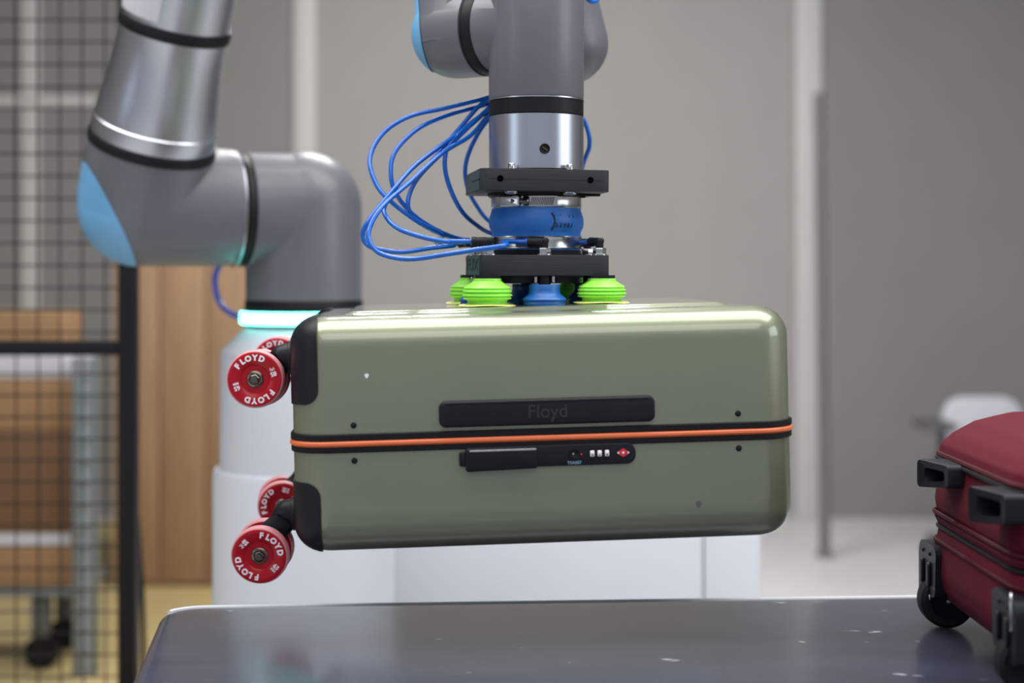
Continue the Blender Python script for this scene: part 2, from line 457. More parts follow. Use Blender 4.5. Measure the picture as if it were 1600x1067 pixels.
# wheels: the lathe axis is the axle; +z of the wheel frame looks at the camera
WR = .0345
wheel_prof = [(0, .0060), (.0085, .0060), (.0095, .0048), (.0165, .0052), (.0185, .0070), (.0290, .0085), (.0322, .0083), (.0328, .0078)]
wheel_back = [(0, -.0085), (.029, -.0085), (.0328, -.0078)]
wb = bmesh.new(); add_lathe(wb, wheel_prof+wheel_back[::-1], None, 64)
ME_wheel = bm_mesh(wb)
ME_tread = bm_mesh(lathe([(.0326, .0080), (.0338, .0072), (WR, .0050), (WR+.0003, 0), (WR, -.0050), (.0338, -.0072), (.0326, -.0080)], None, 64))
def lettering_bm():
    t = bmesh.new()
    for base in (0, PI):
        for k, ch in enumerate('FLOYD'):
            a = base+PI/2+R(18.5)*(2-k)+(R(1.5) if k > 1 else 0)
            rot = Matrix.Rotation(a-PI/2, 4, 'Z')
            add_text(t, ch, .0094, rot @ T(0, .0255, .0083), .055, .0005)
    for base, big, small in ((0, '65', 'MM'), (PI, '85', '(A)')):
        p = Vector((math.cos(base+R(5)), math.sin(base+R(5)), 0))*.0235
        add_text(t, big, .0075, T(p.x, p.y+.0022, .0080), .03, .0005)
        add_text(t, small, .0045, T(p.x, p.y-.0032, .0080), .02, .0005)
    return t
ME_letter = bm_mesh(lettering_bm())
bb = bmesh.new()
add_lathe(bb, [(.0100, .0045), (.0100, .0062), (.0090, .0072), (.0070, .0076), (.0068, .0068)], None, 28)
add_lathe(bb, [(.0062, .0060), (.0062, .0090), (.0052, .0098), (0, .0098)], None, 6)
add_lathe(bb, [(.0034, .0098), (.0034, .0120), (.0026, .0126), (0, .0126)], None, 16)
ME_bolt = bm_mesh(bb)
for me in (ME_wheel, ME_tread, ME_letter, ME_bolt): me.use_fake_user = False
SMi = SM.inverted()

def caster(hub, Y, spin, spin2, tilt, pivz):
    """hub: pixel of the near wheel's hub; Y its distance"""
    p = SMi @ at(hub[0], hub[1], Y)
    axle = Vector((tilt[0], 1, tilt[1])).normalized()          # pointing away from the camera, suitcase frame
    fr = frame(p, -axle, (1, 0, 0))
    for k in (0, 1):
        m = fr @ T(0, 0, -.0345*k)
        if k: m = m @ Matrix.Rotation(PI, 4, 'X')              # the far wheel of the pair faces away
        m = m @ Matrix.Rotation(R(spin if not k else spin2), 4, 'Z')
        wh = obj('wheel', ME_wheel, M['red'], case, m)
        obj('tread', ME_tread, M['red_rim'], wh, label='pale frosted tread')
        obj('lettering', ME_letter, M['white_ink'], wh, sharp=20)
        obj('axle_bolt', ME_bolt, M['dark_steel'], wh, label='steel axle bolt')
    c = p+axle*.01725
    pv = Vector((-SL/2+.012, c.y, pivz))
    # fork: an ellipse in section, wide at the housing, thin between the wheels
    path = smooth_path([pv, Vector((-SL/2-.010, c.y, pivz)), Vector((c.x+.022, c.y, pivz-.0015+(c.z-pivz)*.25)),
                        Vector((c.x+.004, c.y, pivz+(c.z-pivz)*.62)), Vector((c.x-.003, c.y, c.z-.004))], 6)
    rings = []
    n = len(path)-1
    for i, q in enumerate(path):
        d = (path[min(i+1, n)]-path[max(i-1, 0)]).normalized(); up = Vector((0, 1, 0)).cross(d).normalized()
        s = i/n; ry = .0180*(1-s)**1.2+.0070*(1-(1-s)**1.2); ru = .0185-.006*s
        if s > .35: ry = min(ry, .0080)
        rings.append([q+Vector((0, 1, 0))*ry*math.cos(2*PI*k/20)+up*ru*math.sin(2*PI*k/20) for k in range(20)])
    fk = obj('fork', add_loft(bmesh.new(), rings), M['black'], case)
    obj('collar', lathe([(.012, -.001), (.0195, -.001), (.0205, .001), (.0205, .0035), (.0195, .0055), (.016, .006)], frame((-SL/2-.0005, c.y, pivz), (-1, 0, 0)), 32), M['black'], fk)
    obj('axle', cyl(.004, -.03, .03, frame(c, axle), 12), M['dark_steel'], fk)
caster((400, 592), 1.818, -165+0, 40, (.10, -.02), .090)
caster((407, 866), 1.818, -45, 20, (.10, .10), -.099)
caster((434, 564), 2.145, -158, 70, (.05, -.02), .090)
caster((441, 789), 2.145, 70, 10, (-.06, .08), -.099)

# ------------------------------------------------------------------ robot arm
RB = Vector(((475-800)/F*2.8, 2.8, 0))                      # base axis
rob = thing('robot_arm', 'grey and silver jointed robot arm with pale blue caps, standing on the white column', 'robot arm', T(RB.x, RB.y, 1.093))
d2 = Vector((-math.cos(R(24)), -math.sin(R(24)), 0))        # shoulder axis
zJ = 1.307
# light ring and foot
obj('base_flange', lathe([(0, 1.093), (.108, 1.093), (.112, 1.098), (.112, 1.122), (0, 1.122)], T(RB.x, RB.y, 0), 64), M['robot'], rob, world=True)
obj('light_ring', lathe([(.1125, 1.0985), (.1165, 1.100), (.1170, 1.110), (.1165, 1.1205), (.1125, 1.122)], T(RB.x, RB.y, 0), 64), M['led'], rob, world=True, label='glowing turquoise light ring')
obj('seal_ring', lathe([(.100, 1.122), (.1085, 1.122), (.1085, 1.140), (.1065, 1.143), (.100, 1.143)], T(RB.x, RB.y, 0), 64), M['seal'], rob, world=True, label='black joint seal')
J1 = Vector((RB.x, RB.y, zJ))
# shoulder housing: vertical barrel with a domed top, run into a horizontal barrel
sh = bmesh.new()
p = [(0, 1.14), (.1068, 1.14), (.1068, zJ+.008)]
for k in range(1, 13):
    a = PI/2*k/12; p.append((.1068*math.cos(a), zJ+.008+.102*math.sin(a)))
p[-1] = (0, p[-1][1])
add_lathe(sh, p, T(RB.x, RB.y, 0), 64)
sh2 = bmesh.new()
q = [(0, 0)]
q += [(.1050, 0), (.1050, .108), (.104, .112), (0, .112)]
add_lathe(sh2, q, frame(J1, d2), 64)
obj('shoulder_housing', boolean(sh, sh2, 'UNION'), M['robot'], rob, world=True, sharp=30)
obj('seal_ring', lathe([(.095, .110), (.1015, .112), (.1030, .116), (.1030, .126), (.0995, .130), (.095, .131)], frame(J1, d2), 64), M['seal'], rob, world=True, label='black joint seal')
obj('clamp_ring', lathe([(.098, .1305), (.1042, .1308), (.1042, .1340), (.098, .1343)], frame(J1, d2), 64), M['alu'], rob, world=True, label='thin bright metal ring')
# upper housing (second joint): horizontal barrel with a rounded end, and a collar up towards the tube
tA = Vector((.258, -.33, .90)).normalized()      # direction of the upper arm tube
cA = J1+d2*.298+Vector((0, 0, .010))
def barrel_prof(r, l0, l1, er, n=10):
    p = [(0, l0), (r, l0), (r, l1-er)]
    for k in range(1, n+1):
        a = PI/2*k/n; p.append((r-er*.80*(1-math.cos(a)) if k < n else r-er*.80, l1-er+er*math.sin(a)))
    p += [((r-er*.80)*.5, l1+.004), (0, l1+.006)]
    return p
def up_housing(off=0.0):
    r = .1065+off; lc = (cA-J1).dot(d2)
    p = [(0, .134), (.1050+off, .134), (r, .15), (r, lc)]+[(r*math.cos(PI/2*k/14), lc+r*math.sin(PI/2*k/14)) for k in range(1, 14)]+[(0, lc+r)]
    a = lathe(p, frame(J1+Vector((0, 0, .004)), d2), 64)
    r2 = .1080+off
    p = [(0, -r)]+[(r*math.cos(PI/2*k/14), r*math.sin(PI/2*k/14)) for k in range(-13, 0)]+[(r2, 0), (r2+.001, .106), (0, .106)]
    b = lathe(p, frame(cA, tA), 64)
    return boolean(a, b, 'UNION')
obj('upper_housing', up_housing(), M['robot'], rob, world=True, sharp=30)
def slab_cut(origin, n, depth=.4, bend=0.0):
    """half-space solid: everything on the n side of origin, with a gently curved near face"""
    m = frame(origin, n); b = bmesh.new()
    N = 16; ring = []
    add_box(b, (0, 0, depth/2), (.6, .6, depth))
    bmesh.ops.subdivide_edges(b, edges=[e for e in b.edges if abs((e.verts[0].co-e.verts[1].co).z) < 1e-6 and e.verts[0].co.z < 1e-4], cuts=N, use_grid_fill=True)
    if bend:
        for v in b.verts:
            if v.co.z < depth*.5:
                v.co.z += bend*math.sin(v.co.y*14)
    bmesh.ops.transform(b, matrix=m, verts=b.verts)
    return b
c1, c2, c3 = at(126, 262, 2.68), at(216, 428, 2.68), at(186, 345, 2.57)
capn = (c2-c1).cross(c3-c1).normalized()
if capn.x > 0: capn = -capn
obj('end_cap', boolean(up_housing(.0016), slab_cut((c1+c2+c3)/3, capn, .4, .0)), M['cap'], rob, world=True, sharp=30, label='pale blue joint cover')
obj('seal_ring', lathe([(.100, .106), (.1100, .106), (.1110, .109), (.1110, .121), (.1090, .124), (.100, .124)], frame(cA, tA), 64), M['seal'], rob, world=True, label='black joint seal')
obj('arm_tube', lathe([(.09, .124), (.1075, .124), (.1085, .127), (.1080, .152), (.1058, .154), (.1045, .170), (.1000, .205), (.0955, .240), (.0925, .275), (.0915, .300), (.0925, .318), (.088, .319)], frame(cA, tA), 64), M['alu'], rob, world=True, label='flared brushed metal tube')
obj('seal_ring', lathe([(.088, .317), (.0945, .317), (.0955, .320), (.0955, .334), (.0940, .337), (.088, .337)], frame(cA, tA), 64), M['seal'], rob, world=True, label='black joint seal')
LT = .80
obj('arm_tube', lathe([(.08, .337), (.0915, .337), (.0915, LT-.1), (.08, LT-.1)], frame(cA, tA), 64), M['alu'], rob, world=True)
# printed label wrapped around the tube, with dark lettering
def on_tube(mtx, r, ang, z): return mtx @ Matrix.Rotation(ang, 4, 'Z') @ T(r, 0, z) @ Matrix.Rotation(PI/2, 4, 'Y') @ Matrix.Rotation(PI/2, 4, 'Z')
FT = frame(cA, tA, (1, 0, 0))
lab = bmesh.new(); rings = []
for z in (.345, .46):
    rings.append([FT @ Vector((.0919*math.cos(a), .0919*math.sin(a), z)) for a in [R(-178+80*k/20) for k in range(21)]])
vs = [[lab.verts.new(v) for v in r_] for r_ in rings]
for i in range(20): lab.faces.new((vs[0][i], vs[0][i+1], vs[1][i+1], vs[1][i]))
obj('tube_label', lab, M['card_pale'], rob, world=True, label='pale printed label')
t = bmesh.new()
for k, ch in enumerate('UR20'):
    add_text(t, ch, .026, on_tube(FT, .0922, R(-136+11*k), .407), .01, .0004)
obj('lettering', t, M['ink'], rob, world=True)
# elbow joint and forearm (above the frame) down to the wrist
EL = cA+tA*LT
obj('elbow_housing', boolean(lathe(barrel_prof(.098, -.10, .24, .07), frame(EL, -d2), 48), lathe([(0, -.11), (.096, -.11), (.096, .02), (0, .02)], frame(EL, tA), 48), 'UNION'), M['robot'], rob, world=True)
# wrist
YW = 2.0
WX = (838-800)/F*YW
AX = T(WX, YW, 0)
def zy(py, Y=YW): return CAMZ-(py-HZ)/F*Y
wrc = Vector((WX, YW, zy(40)))                               # where the wrist axes cross
e2 = Vector((-math.cos(R(34)), math.sin(R(34)), 0))
w3 = lathe([(0, zy(156)), (.0618, zy(156)), (.0628, zy(153)), (.0628, 1.575), (.058, 1.60), (.045, 1.612), (0, 1.614)], AX, 64)
w3b = lathe([(0, -.02), (.0590, -.02), (.0580, .068), (0, .068)], frame(wrc, e2), 64)
obj('wrist_housing', boolean(w3, w3b, 'UNION'), M['robot'], rob, world=True, sharp=30)
obj('clamp_ring', lathe([(.060, zy(159)), (.0631, zy(159)), (.0631, zy(157)), (.060, zy(156))], AX, 64), M['alu'], rob, world=True, label='thin bright metal ring')
obj('seal_ring', lathe([(.058, zy(183)), (.0624, zy(182)), (.0624, zy(159.5)), (.058, zy(159))], AX, 64), M['seal'], rob, world=True, label='black joint seal')
obj('seal_ring', lathe([(.05, .066), (.0590, .067), (.0598, .070), (.0598, .081), (.057, .084), (.05, .085)], frame(wrc, e2), 64), M['seal'], rob, world=True, label='black joint seal')
def w2_bm(off=0.0):
    a = lathe(barrel_prof(.0608+off, .085, .186+off, .060), frame(wrc, e2), 64)
    b = lathe([(0, -.02), (.058+off, -.02), (.058+off, .13), (0, .13)], frame(wrc+e2*.128, (0, .1, 1)), 48)
    return boolean(a, b, 'UNION')
obj('wrist_housing', w2_bm(), M['robot'], rob, world=True, sharp=30)
obj('end_cap', boolean(w2_bm(.0012), slab_cut(at(671, 55, 2.09), (-.97, .12, -.12), .3, -.005)), M['cap'], rob, world=True, sharp=30, label='pale blue joint cover')
# first wrist joint behind, rounded lower end showing beside the barrel
w1c = at(886, 70, 2.16); w1d = Vector((-.22, .05, 1)).normalized()
p = [(0, -.058)]
for k in range(1, 10):
    a = PI/2*k/9; p.append((.0590*math.sin(a), -.057*math.cos(a)))
p += [(.0575, .06), (.055, .12), (0, .12)]
obj('wrist_housing', lathe(p, frame(w1c, w1d), 56), M['robot'], rob, world=True)
fa0, fa1 = w1c+w1d*.12, EL-d2*.15
obj('arm_tube', tube([fa0, w1c+w1d*.25, fa1+(fa0-fa1)*.35, fa1], .052, 32, 10), M['alu'], rob, world=True)
# cable at the base
obj('cable', tube([at(352, 400, 2.86), at(336, 432, 2.86), at(342, 470, 2.86), at(362, 490, 2.82), at(384, 496, 2.78)], .006, 10), M['cable'], rob, world=True, label='lilac blue cable')
obj('cable', tube([at(905, -30, 2.08), at(915, -8, 2.08), at(926, 3, 2.09), at(936, -6, 2.11), at(942, -30, 2.12)], .0035, 8), M['hose'], rob, world=True, label='blue air hose')

# ------------------------------------------------------------------ vacuum gripper
ZP = 1.2175                                                # top of the lower plate
GY = R(8.7)
GM = T(.0305, YW, ZP) @ Matrix.Rotation(GY, 4, 'Z')
gr = thing('vacuum_gripper', 'black plated vacuum gripper with blue bellows, blue hoses and eight suction cups', 'gripper', GM)
GMi = GM.inverted()
def gz(z): return z-ZP
DX = .0015
# flange cylinder
obj('flange_cylinder', lathe([(0, zy(267)), (.0626, zy(267)), (.0626, zy(184)), (.0618, zy(183.2)), (0, zy(183.2))], AX, 64), M['alu'], gr, world=True, label='turned aluminium flange')
sc = Vector((WX+.0098, YW-.0622, zy(238)))
sb = bmesh.new()
add_lathe(sb, [(.0068, -.004), (.0068, .0010), (.0060, .0016), (.0052, .0010), (.0052, .0002), (0, .0002)], frame(sc, (.157, -1, 0)), 24)
obj('set_screw', sb, M['black_soft'], gr, world=True)
obj('screw_slot', box((0, 0, .0004), (.0085, .0016, .0012), 0, 1, frame(sc, (.157, -1, 0)) @ Matrix.Rotation(R(-35), 4, 'Z')), M['dark_steel'], gr, world=True)
# upper plate, tilted a little by the flexible bellows
UP = T(0, 0, gz(1.313)) @ Matrix.Rotation(R(.55), 4, 'Y')
P2 = .0832
up = obj('upper_plate', prism(rrect(2*P2, 2*P2, .0105, 6), -.0142, .0135, .0006), M['print_black'], gr, UP, sharp=25)
obj('side_panel', box((-P2-.0001, 0, -.0004), (.0008, .138, .025)), M['print_teal'], up, label='teal tinted plate side')
obj('split_line', box((0, -P2, .0), (2*P2-.022, .0006, .0006)), M['ink'], up)
obj('split_line', box((-P2, -.035, .0), (.0014, .07, .0014)), M['black_soft'], up)
for x in (-.0585, .0575):
    obj('bolt_hole', lathe([(0, .0003), (.0036, .0003), (.0040, .0008), (.0044, -.002)], frame((x, -P2, .0005), (0, -1, 0)), 20), M['void'], up)
    for y in (-.062, .062):
        xx = -.041 if x < 0 else .0345
        b_ = bmesh.new()
        add_lathe(b_, [(0, .0215), (.0040, .0215), (.0046, .0205), (.0046, .0130), (0, .013)], T(xx, y, 0), 16)
        add_lathe(b_, [(0, -.0182), (.0062, -.0180), (.0092, -.0162), (.0092, -.0138), (.004, -.0138), (.004, .0135), (0, .0135)], T(xx, y, 0), 20)
        obj('plate_bolt', b_, M['steel'], up)
obj('spacer_ring', lathe([(0, -.0200), (.0600, -.0200), (.0625, -.0180), (.0625, -.0138), (0, -.0138)], None, 48), M['seal'], up)
obj('clip', box2((.062, -.03, -.0172), (.082, -.018, -.0138), .0006), M['black_soft'], up)
obj('clip', box2((.050, -.03, -.0195), (.062, -.018, -.0138), .0006), M['black_soft'], up)
# bellows with hose clamps
def zg(py): return gz(zy(py))
bel = [(.0, zg(303)), (.0583, zg(303)), (.0585, zg(326)), (.0595, zg(331)), (.0622, zg(341)), (.0628, zg(349)), (.0618, zg(356)), (.0590, zg(363)), (.0585, zg(366)), (.0585, zg(393)), (0, zg(393))]
be = obj('bellows', lathe(bel, T(DX, 0, 0), 64), M['bellows'], gr, label='blue silicone bellows')
t = bmesh.new()
for s, a, py, sz in (('33907', 38, 354, .0085), ("1 '", 27, 340, .006), ("/ \\", 47, 340, .005)):
    for k, ch in enumerate(s):
        ang = -PI/2-GY+R(a+5.6*(k-len(s)/2)*sz/.0085)
        rr = .0629 if s != '33907' else .0625
        add_text(t, ch, sz, T(DX, 0, 0) @ on_tube(Matrix.Identity(4), rr, ang, zg(py)), .0, .0004)
for k in range(12):
    py = 336+24*k/11; ang = -PI/2-GY+R(18.5+3.0*math.sin(PI*k/11))
    rr = .0612+.0017*math.sin(PI*(k+1)/13)
    add_box(t, (0, 0, 0), (.0016, .0028, .0010), 0, 1, T(DX, 0, 0) @ on_tube(Matrix.Identity(4), rr, ang, zg(py)))
obj('marking', t, M['ink'], be)
def clamp(z0, z1):
    return lathe([(.0580, z0), (.0594, z0), (.0600, z0+.0008), (.0596, z0+.0016), (.0596, z1-.0016), (.0600, z1-.0008), (.0594, z1), (.0580, z1)], T(DX, 0, 0), 64)
cl = obj('hose_clamp', clamp(zg(326), zg(307)), M['steel'], gr)
# worm-drive screw housing on the clamp, left of the middle
def on_ring(r, deg, z): return T(DX, 0, 0) @ on_tube(Matrix.Identity(4), r, -PI/2-GY+R(deg), z)
zc = zg(317)
obj('screw_housing', prism(rrect(.030, .0150, .003, 4), -.002, .0062, .002, on_ring(.0602, -33, zc)), M['steel'], cl)
obj('clamp_screw', lathe([(0, .012), (.0045, .012), (.0062, .0105), (.0062, .0045), (.0035, .004), (.0035, -.012), (0, -.012)], on_ring(.0625, -14.5, zc) @ Matrix.Rotation(PI/2, 4, 'Y') @ T(0, 0, -.006), 8), M['dark_steel'], cl, label='dark hexagonal screw head')
t = bmesh.new()
for k in range(14):
    add_box(t, (0, 0, 0), (.0013, .0105, .0007), 0, 1, on_ring(.0609, -6.5+2.05*k, zc) @ Matrix.Rotation(R(-14), 4, 'Z'))
obj('thread_slot', t, M['dark_steel'], cl)
t = bmesh.new(); add_lathe(t, [(.0598, zg(325)), (.0608, zg(324.5)), (.0608, zg(308.5)), (.0598, zg(308))], T(DX, 0, 0), 64)
bmesh.ops.delete(t, geom=[v for v in t.verts if not (R(-36)-GY < math.atan2(v.co.x, -v.co.y) < R(21)-GY+.16)], context='VERTS')
obj('band_overlap', t, M['steel'], cl)
obj('hose_clamp', clamp(zg(389), zg(370)), M['steel'], gr)
obj('bottom_ring', lathe([(0, .0), (.0590, .0), (.0590, zg(391)), (0, zg(391))], T(DX, 0, 0), 56), M['seal'], gr)
# lower plate
P1 = .0832; ZB = -.0262
lp = obj('lower_plate', prism(rrect(2*P1, 2*P1, .0105, 6), ZB, 0, .0006), M['print_black'], gr, sharp=25)
obj('side_panel', box((-P1-.0001, -.005, ZB/2), (.0008, .132, .0235)), M['print_teal'], lp, label='teal tinted plate side')
t = bmesh.new(); add_text(t, 'FUX', .0225, T(-P1-.0006, -.001, ZB/2) @ Matrix.Rotation(-PI/2, 4, 'Z') @ Matrix.Rotation(PI/2, 4, 'X'), .02, .0004, 2.9)
obj('lettering', t, M['ink'], lp, label='dark lettering on the plate side')
obj('centre_block', prism(rrect(.104, .118, .02, 6), ZB-.0100, ZB+.001, .001), M['print_black'], lp)
obj('cable_post', box((-P1+.002, -.0215, ZB-.0060), (.004, .022, .013), .0008), M['print_teal'], lp)

CA = .0738
spots = {}
def surf_z(lx, ly):
    """gripper z of the suitcase's raised panel under a point of the gripper"""
    wpt = GM @ Vector((lx, ly, 0)); n = SM.to_3x3() @ Vector((0, 0, 1)); p0 = SM @ Vector((0, 0, STH/2+.0050))
    return p0.z-(n.x*(wpt.x-p0.x)+n.y*(wpt.y-p0.y))/n.z-ZP
green_prof = [(.0, .0375), (.0178, .0375), (.0182, .0340), (.0225, .0305), (.0290, .0262), (.0300, .0245), (.0285, .0234), (.0285, .0228), (.0308, .0212), (.0312, .0195), (.0290, .0183), (.0290, .0177), (.0314, .0160), (.0318, .0142), (.0296, .0130), (.0296, .0124), (.0312, .0110), (.0300, .0096), (.0262, .0088), (.0248, .0068), (.0252, .0040), (.0265, .0026), (0, .0026)]
ME_green = bm_mesh(lathe(green_prof, None, 48))
lipb = lathe([(.0240, .0034), (.0268, .0030), (.0330, .0018), (.0362, .0010), (.0366, .0004), (.0340, .0), (.0240, .0008)], None, 56)
for v in lipb.verts:
    if v.co.xy.length > .03: v.co.z += .0007*math.sin(3*math.atan2(v.co.y, v.co.x))+.0006
ME_lip = bm_mesh(lipb)
ME_gtop = bm_mesh(lathe([(.0, .0), (.0165, .0), (.0175, .0006), (.0175, .0052), (0, .0052)], None, 8))
blue_prof = [(0, .0258), (.0192, .0258), (.0197, .0250), (.0194, .0190), (.0200, .0150), (.0225, .0118), (.0268, .0090), (.0282, .0070), (.0280, .0056), (.0262, .0044), (.0262, .0036), (.0270, .0024), (.0268, .0), (0, .0)]
ME_blue = bm_mesh(lathe(blue_prof, None, 48))
stb = bmesh.new(); add_lathe(stb, [(0, -.002), (.0078, -.002), (.0078, .012), (.0095, .0125), (.0095, .020), (0, .020)], None, 20)
ME_stem = bm_mesh(stb)
clp = bmesh.new()
for sx in (-1, 1): add_box(clp, (sx*.0112, -.004, .006), (.0036, .006, .0085), .0006)
ME_clip = bm_mesh(clp)
ME_nut = bm_mesh(add_lathe(lathe([(0, 0), (.0098, 0), (.0098, .0016), (0, .0016)], None, 28), [(0, .0016), (.0082, .0016), (.0086, .0026), (.0086, .0082), (.0080, .0092), (0, .0092)], None, 6))
elb = bmesh.new()
add_lathe(elb, [(0, .009), (.0052, .009), (.0052, .0155), (.0060, .0170), (.0058, .0200), (.0040, .0222), (0, .0226)], None, 20)
add_lathe(elb, [(0, 0), (.0053, 0), (.0056, .003), (.0056, .0165), (.0062, .0170), (.0062, .0215), (.0050, .0220), (0, .0220)], frame((0, 0, .0172), (1, 0, 0)), 20)
ME_elbow = bm_mesh(elb)
ME_collar = bm_mesh(lathe([(0, .0), (.0046, .0), (.0046, .0020), (.0036, .0022), (0, .0022)], frame((.0219, 0, .0172), (1, 0, 0)), 16))
tips = {}
# name: (x, y, kind, direction of the hose in degrees (world), hosed)
for key, x, y, kind, deg in (('fl', -CA, -CA, 'g', 180), ('fr', CA, -CA, 'g', 118), ('rl', -CA, CA, 'g', 175), ('rr', CA, CA, 'g', 165),
                             ('f', 0, -CA, 'b', 178), ('b', 0, CA, 'b', 170), ('l', -CA, 0, 'b', 182), ('r', CA, 0, 'b', 160)):
    if kind == 'b':
        x *= .98; y *= .98
    sz = surf_z(x, y)
    if kind == 'g':
        h = ZB-.0035-sz
        c = obj('suction_cup', ME_green, M['cup_green'], gr, T(x, y, sz) @ Matrix.Diagonal((1, 1, h/.0375, 1)), label='lime green bellows suction cup')
        obj('lip', ME_lip, M['cup_lip'], c, label='pale yellow sealing lip')
        obj('cup_mount', ME_gtop, M['black'], gr, T(x, y, ZB-.0046) @ Matrix.Rotation(R(22.5), 4, 'Z'))
    else:
        c = obj('suction_cup', ME_blue, M['cup_blue'], gr, T(x, y, sz), label='short blue suction cup')
        obj('stem', ME_stem, M['black_soft'], c, T(0, 0, .0258) )
        obj('spring_clip', ME_clip, M['steel'], c, T(0, 0, .0262) @ Matrix.Rotation(-GY, 4, 'Z'))
    nx, ny = x*.97, y*.97
    obj('hex_nut', ME_nut, M['steel'], gr, T(nx, ny, 0) @ Matrix.Rotation(R(10+37*len(tips)), 4, 'Z'))
    em = T(nx, ny, 0) @ Matrix.Rotation(R(deg)-GY, 4, 'Z')
    el = obj('elbow_fitting', ME_elbow, M['black'], gr, em)
    obj('release_collar', ME_collar, M['hose'], el, label='blue release collar')
    tips[key] = (GM @ em @ Vector((.022, 0, .0172)), (GM @ em).to_3x3() @ Vector((1, 0, 0)))
# air hoses, from the bundle behind the wrist round to the fittings
def hose(pts, key=None, r=.0031):
    P = [at(*p) for p in pts]
    if key:
        tip, d = tips[key]; P += [tip+d*.030, tip+d*.010, tip-d*.004]
    obj('air_hose', tube(P, r, 10, 8), M['hose'], gr, world=True)
B = 2.10
hose([(800, 128, B), (768, 150, 2.08), (700, 168, 2.05), (640, 182, 2.03), (598, 209, 2.02), (578, 248, 2.0), (588, 288, 1.98), (612, 316, 1.97), (650, 345, 1.99), (690, 367, 2.02)], 'rl')
hose([(800, 140, B), (766, 161, 2.09), (700, 180, 2.06), (652, 202, 2.03), (617, 238, 2.01), (611, 276, 2.0), (622, 308, 2.0), (650, 339, 2.01), (690, 363, 2.04), (730, 376, 2.07), (768, 377, 2.10)], 'b')
hose([(795, 150, B), (764, 171, 2.08), (730, 200, 2.05), (690, 227, 2.02), (645, 262, 1.99), (612, 300, 1.96), (576, 345, 1.94), (567, 369, 1.94), (580, 386, 1.94), (625, 394, 1.94), (670, 388, 1.96), (710, 383, 1.985)], 'l')
hose([(795, 158, B), (764, 180, 2.07), (735, 212, 2.04), (690, 240, 2.00), (640, 285, 1.96), (598, 322, 1.92), (578, 355, 1.90), (578, 378, 1.89), (596, 397, 1.885), (640, 405, 1.88), (700, 397, 1.87), (745, 390, 1.868), (790, 383, 1.878)], 'f')
hose([(792, 140, B), (752, 163, 2.07), (716, 203, 2.05), (660, 268, 2.00), (618, 300, 1.97), (601, 322, 1.94), (603, 338, 1.925), (622, 357, 1.91), (662, 371, 1.905), (700, 378, 1.905)], 'fl')
hose([(795, 165, B), (762, 188, 2.09), (738, 226, 2.09), (727, 262, 2.10), (731, 295, 2.115), (745, 322, 2.13), (764, 345, 2.14), (800, 362, 2.14), (850, 374, 2.13)], 'rr')
hose([(792, 160, B), (747, 184, 2.06), (705, 222, 2.03), (695, 252, 2.02), (701, 288, 2.02), (720, 328, 2.03), (745, 352, 2.06), (770, 365, 2.09), (820, 372, 2.10), (868, 372, 2.06)], 'r')
hose([(795, 140, B), (752, 180, 2.06), (700, 230, 2.03), (658, 272, 2.00), (641, 300, 1.99), (638, 325, 1.985), (652, 345, 2.0), (690, 366, 2.04), (740, 376, 2.09), (800, 378, 2.13), (850, 376, 2.14)])
hose([(880, 160, B), (905, 178, 2.09), (918, 202, 2.09), (921, 228, 2.095), (912, 254, 2.105), (900, 300, 2.11), (890, 345, 2.09), (905, 370, 2.02)], 'fr')

# ------------------------------------------------------------------ white robot column and cabinet
pd = thing('robot_column', 'white round column with a stepped lip under the robot arm', 'column', T(RB.x, RB.y, 0))
obj('lower_drum', lathe([(0, 0), (.166, 0), (.166, .826), (.163, .834), (.152, .836), (0, .836)], None, 72), M['white'], pd)
obj('upper_drum', lathe([(0, .836), (.153, .836), (.153, 1.044), (.150, 1.052), (.106, 1.092), (0, 1.0925)], None, 72), M['white'], pd)
cb = thing('white_cabinet', 'long low white cabinet behind the hanging olive suitcase', 'cabinet', T(.12, 3.35, 0))
obj('body', box2((-.44, -.28, .06), (.385, .3, .72), .006), M['white'], cb)
obj('plinth', box2((-.42, -.25, 0), (.365, .28, .06)), M['grey_metal'], cb)
for x0, x1 in ((-.436, .265), (.268, .381)):
    obj('door', box2((x0, -.297, .07), (x1, -.281, .71), .003), M['white'], cb)

# ------------------------------------------------------------------ burgundy soft suitcase on the table
RM = T(.865, 1.757, tz+.0003)
rc = thing('soft_suitcase', 'burgundy fabric wheeled suitcase lying on the dark table', 'suitcase', RM)
RL_, RWD = .67, .365
def rring(d, z, r=.045):
    return [(x, y, z) for x, y in rrect(RL_-2*d, RWD-2*d, max(r-d*.3, .02), 10)]
def wob(bm, a=.0022):
    for v in bm.verts:
        n = v.co
        k = a*(math.sin(n.x*31+n.y*17)*math.cos(n.y*39+n.z*23)+.5*math.sin(n.y*83+n.z*61))
        v.co.x += k*.6; v.co.z += k*.7
    return bm
def dens(rings, m=4):
    """interpolate extra rings so the cloth can wrinkle"""
    out = []
    for a, b in zip(rings, rings[1:]):
        for k in range(m): out.append([tuple(Vector(p).lerp(Vector(q), k/m)) for p, q in zip(a, b)])
    out.append(rings[-1]); return out
lower = [rring(.040, .034), rring(.014, .040), rring(.004, .056), rring(0, .075), rring(.001, .110), rring(.003, .126), rring(.008, .130)]
obj('lower_body', wob(add_loft(bmesh.new(), dens(lower))), M['fabric'], rc)
mid = [rring(.010, .131), rring(.002, .134), rring(-.001, .141), rring(.003, .1475), rring(.001, .153), rring(.000, .163), rring(.003, .190), rring(.005, .212), rring(.010, .219)]
obj('gusset', wob(add_loft(bmesh.new(), dens(mid)), .0015), M['fabric'], rc)
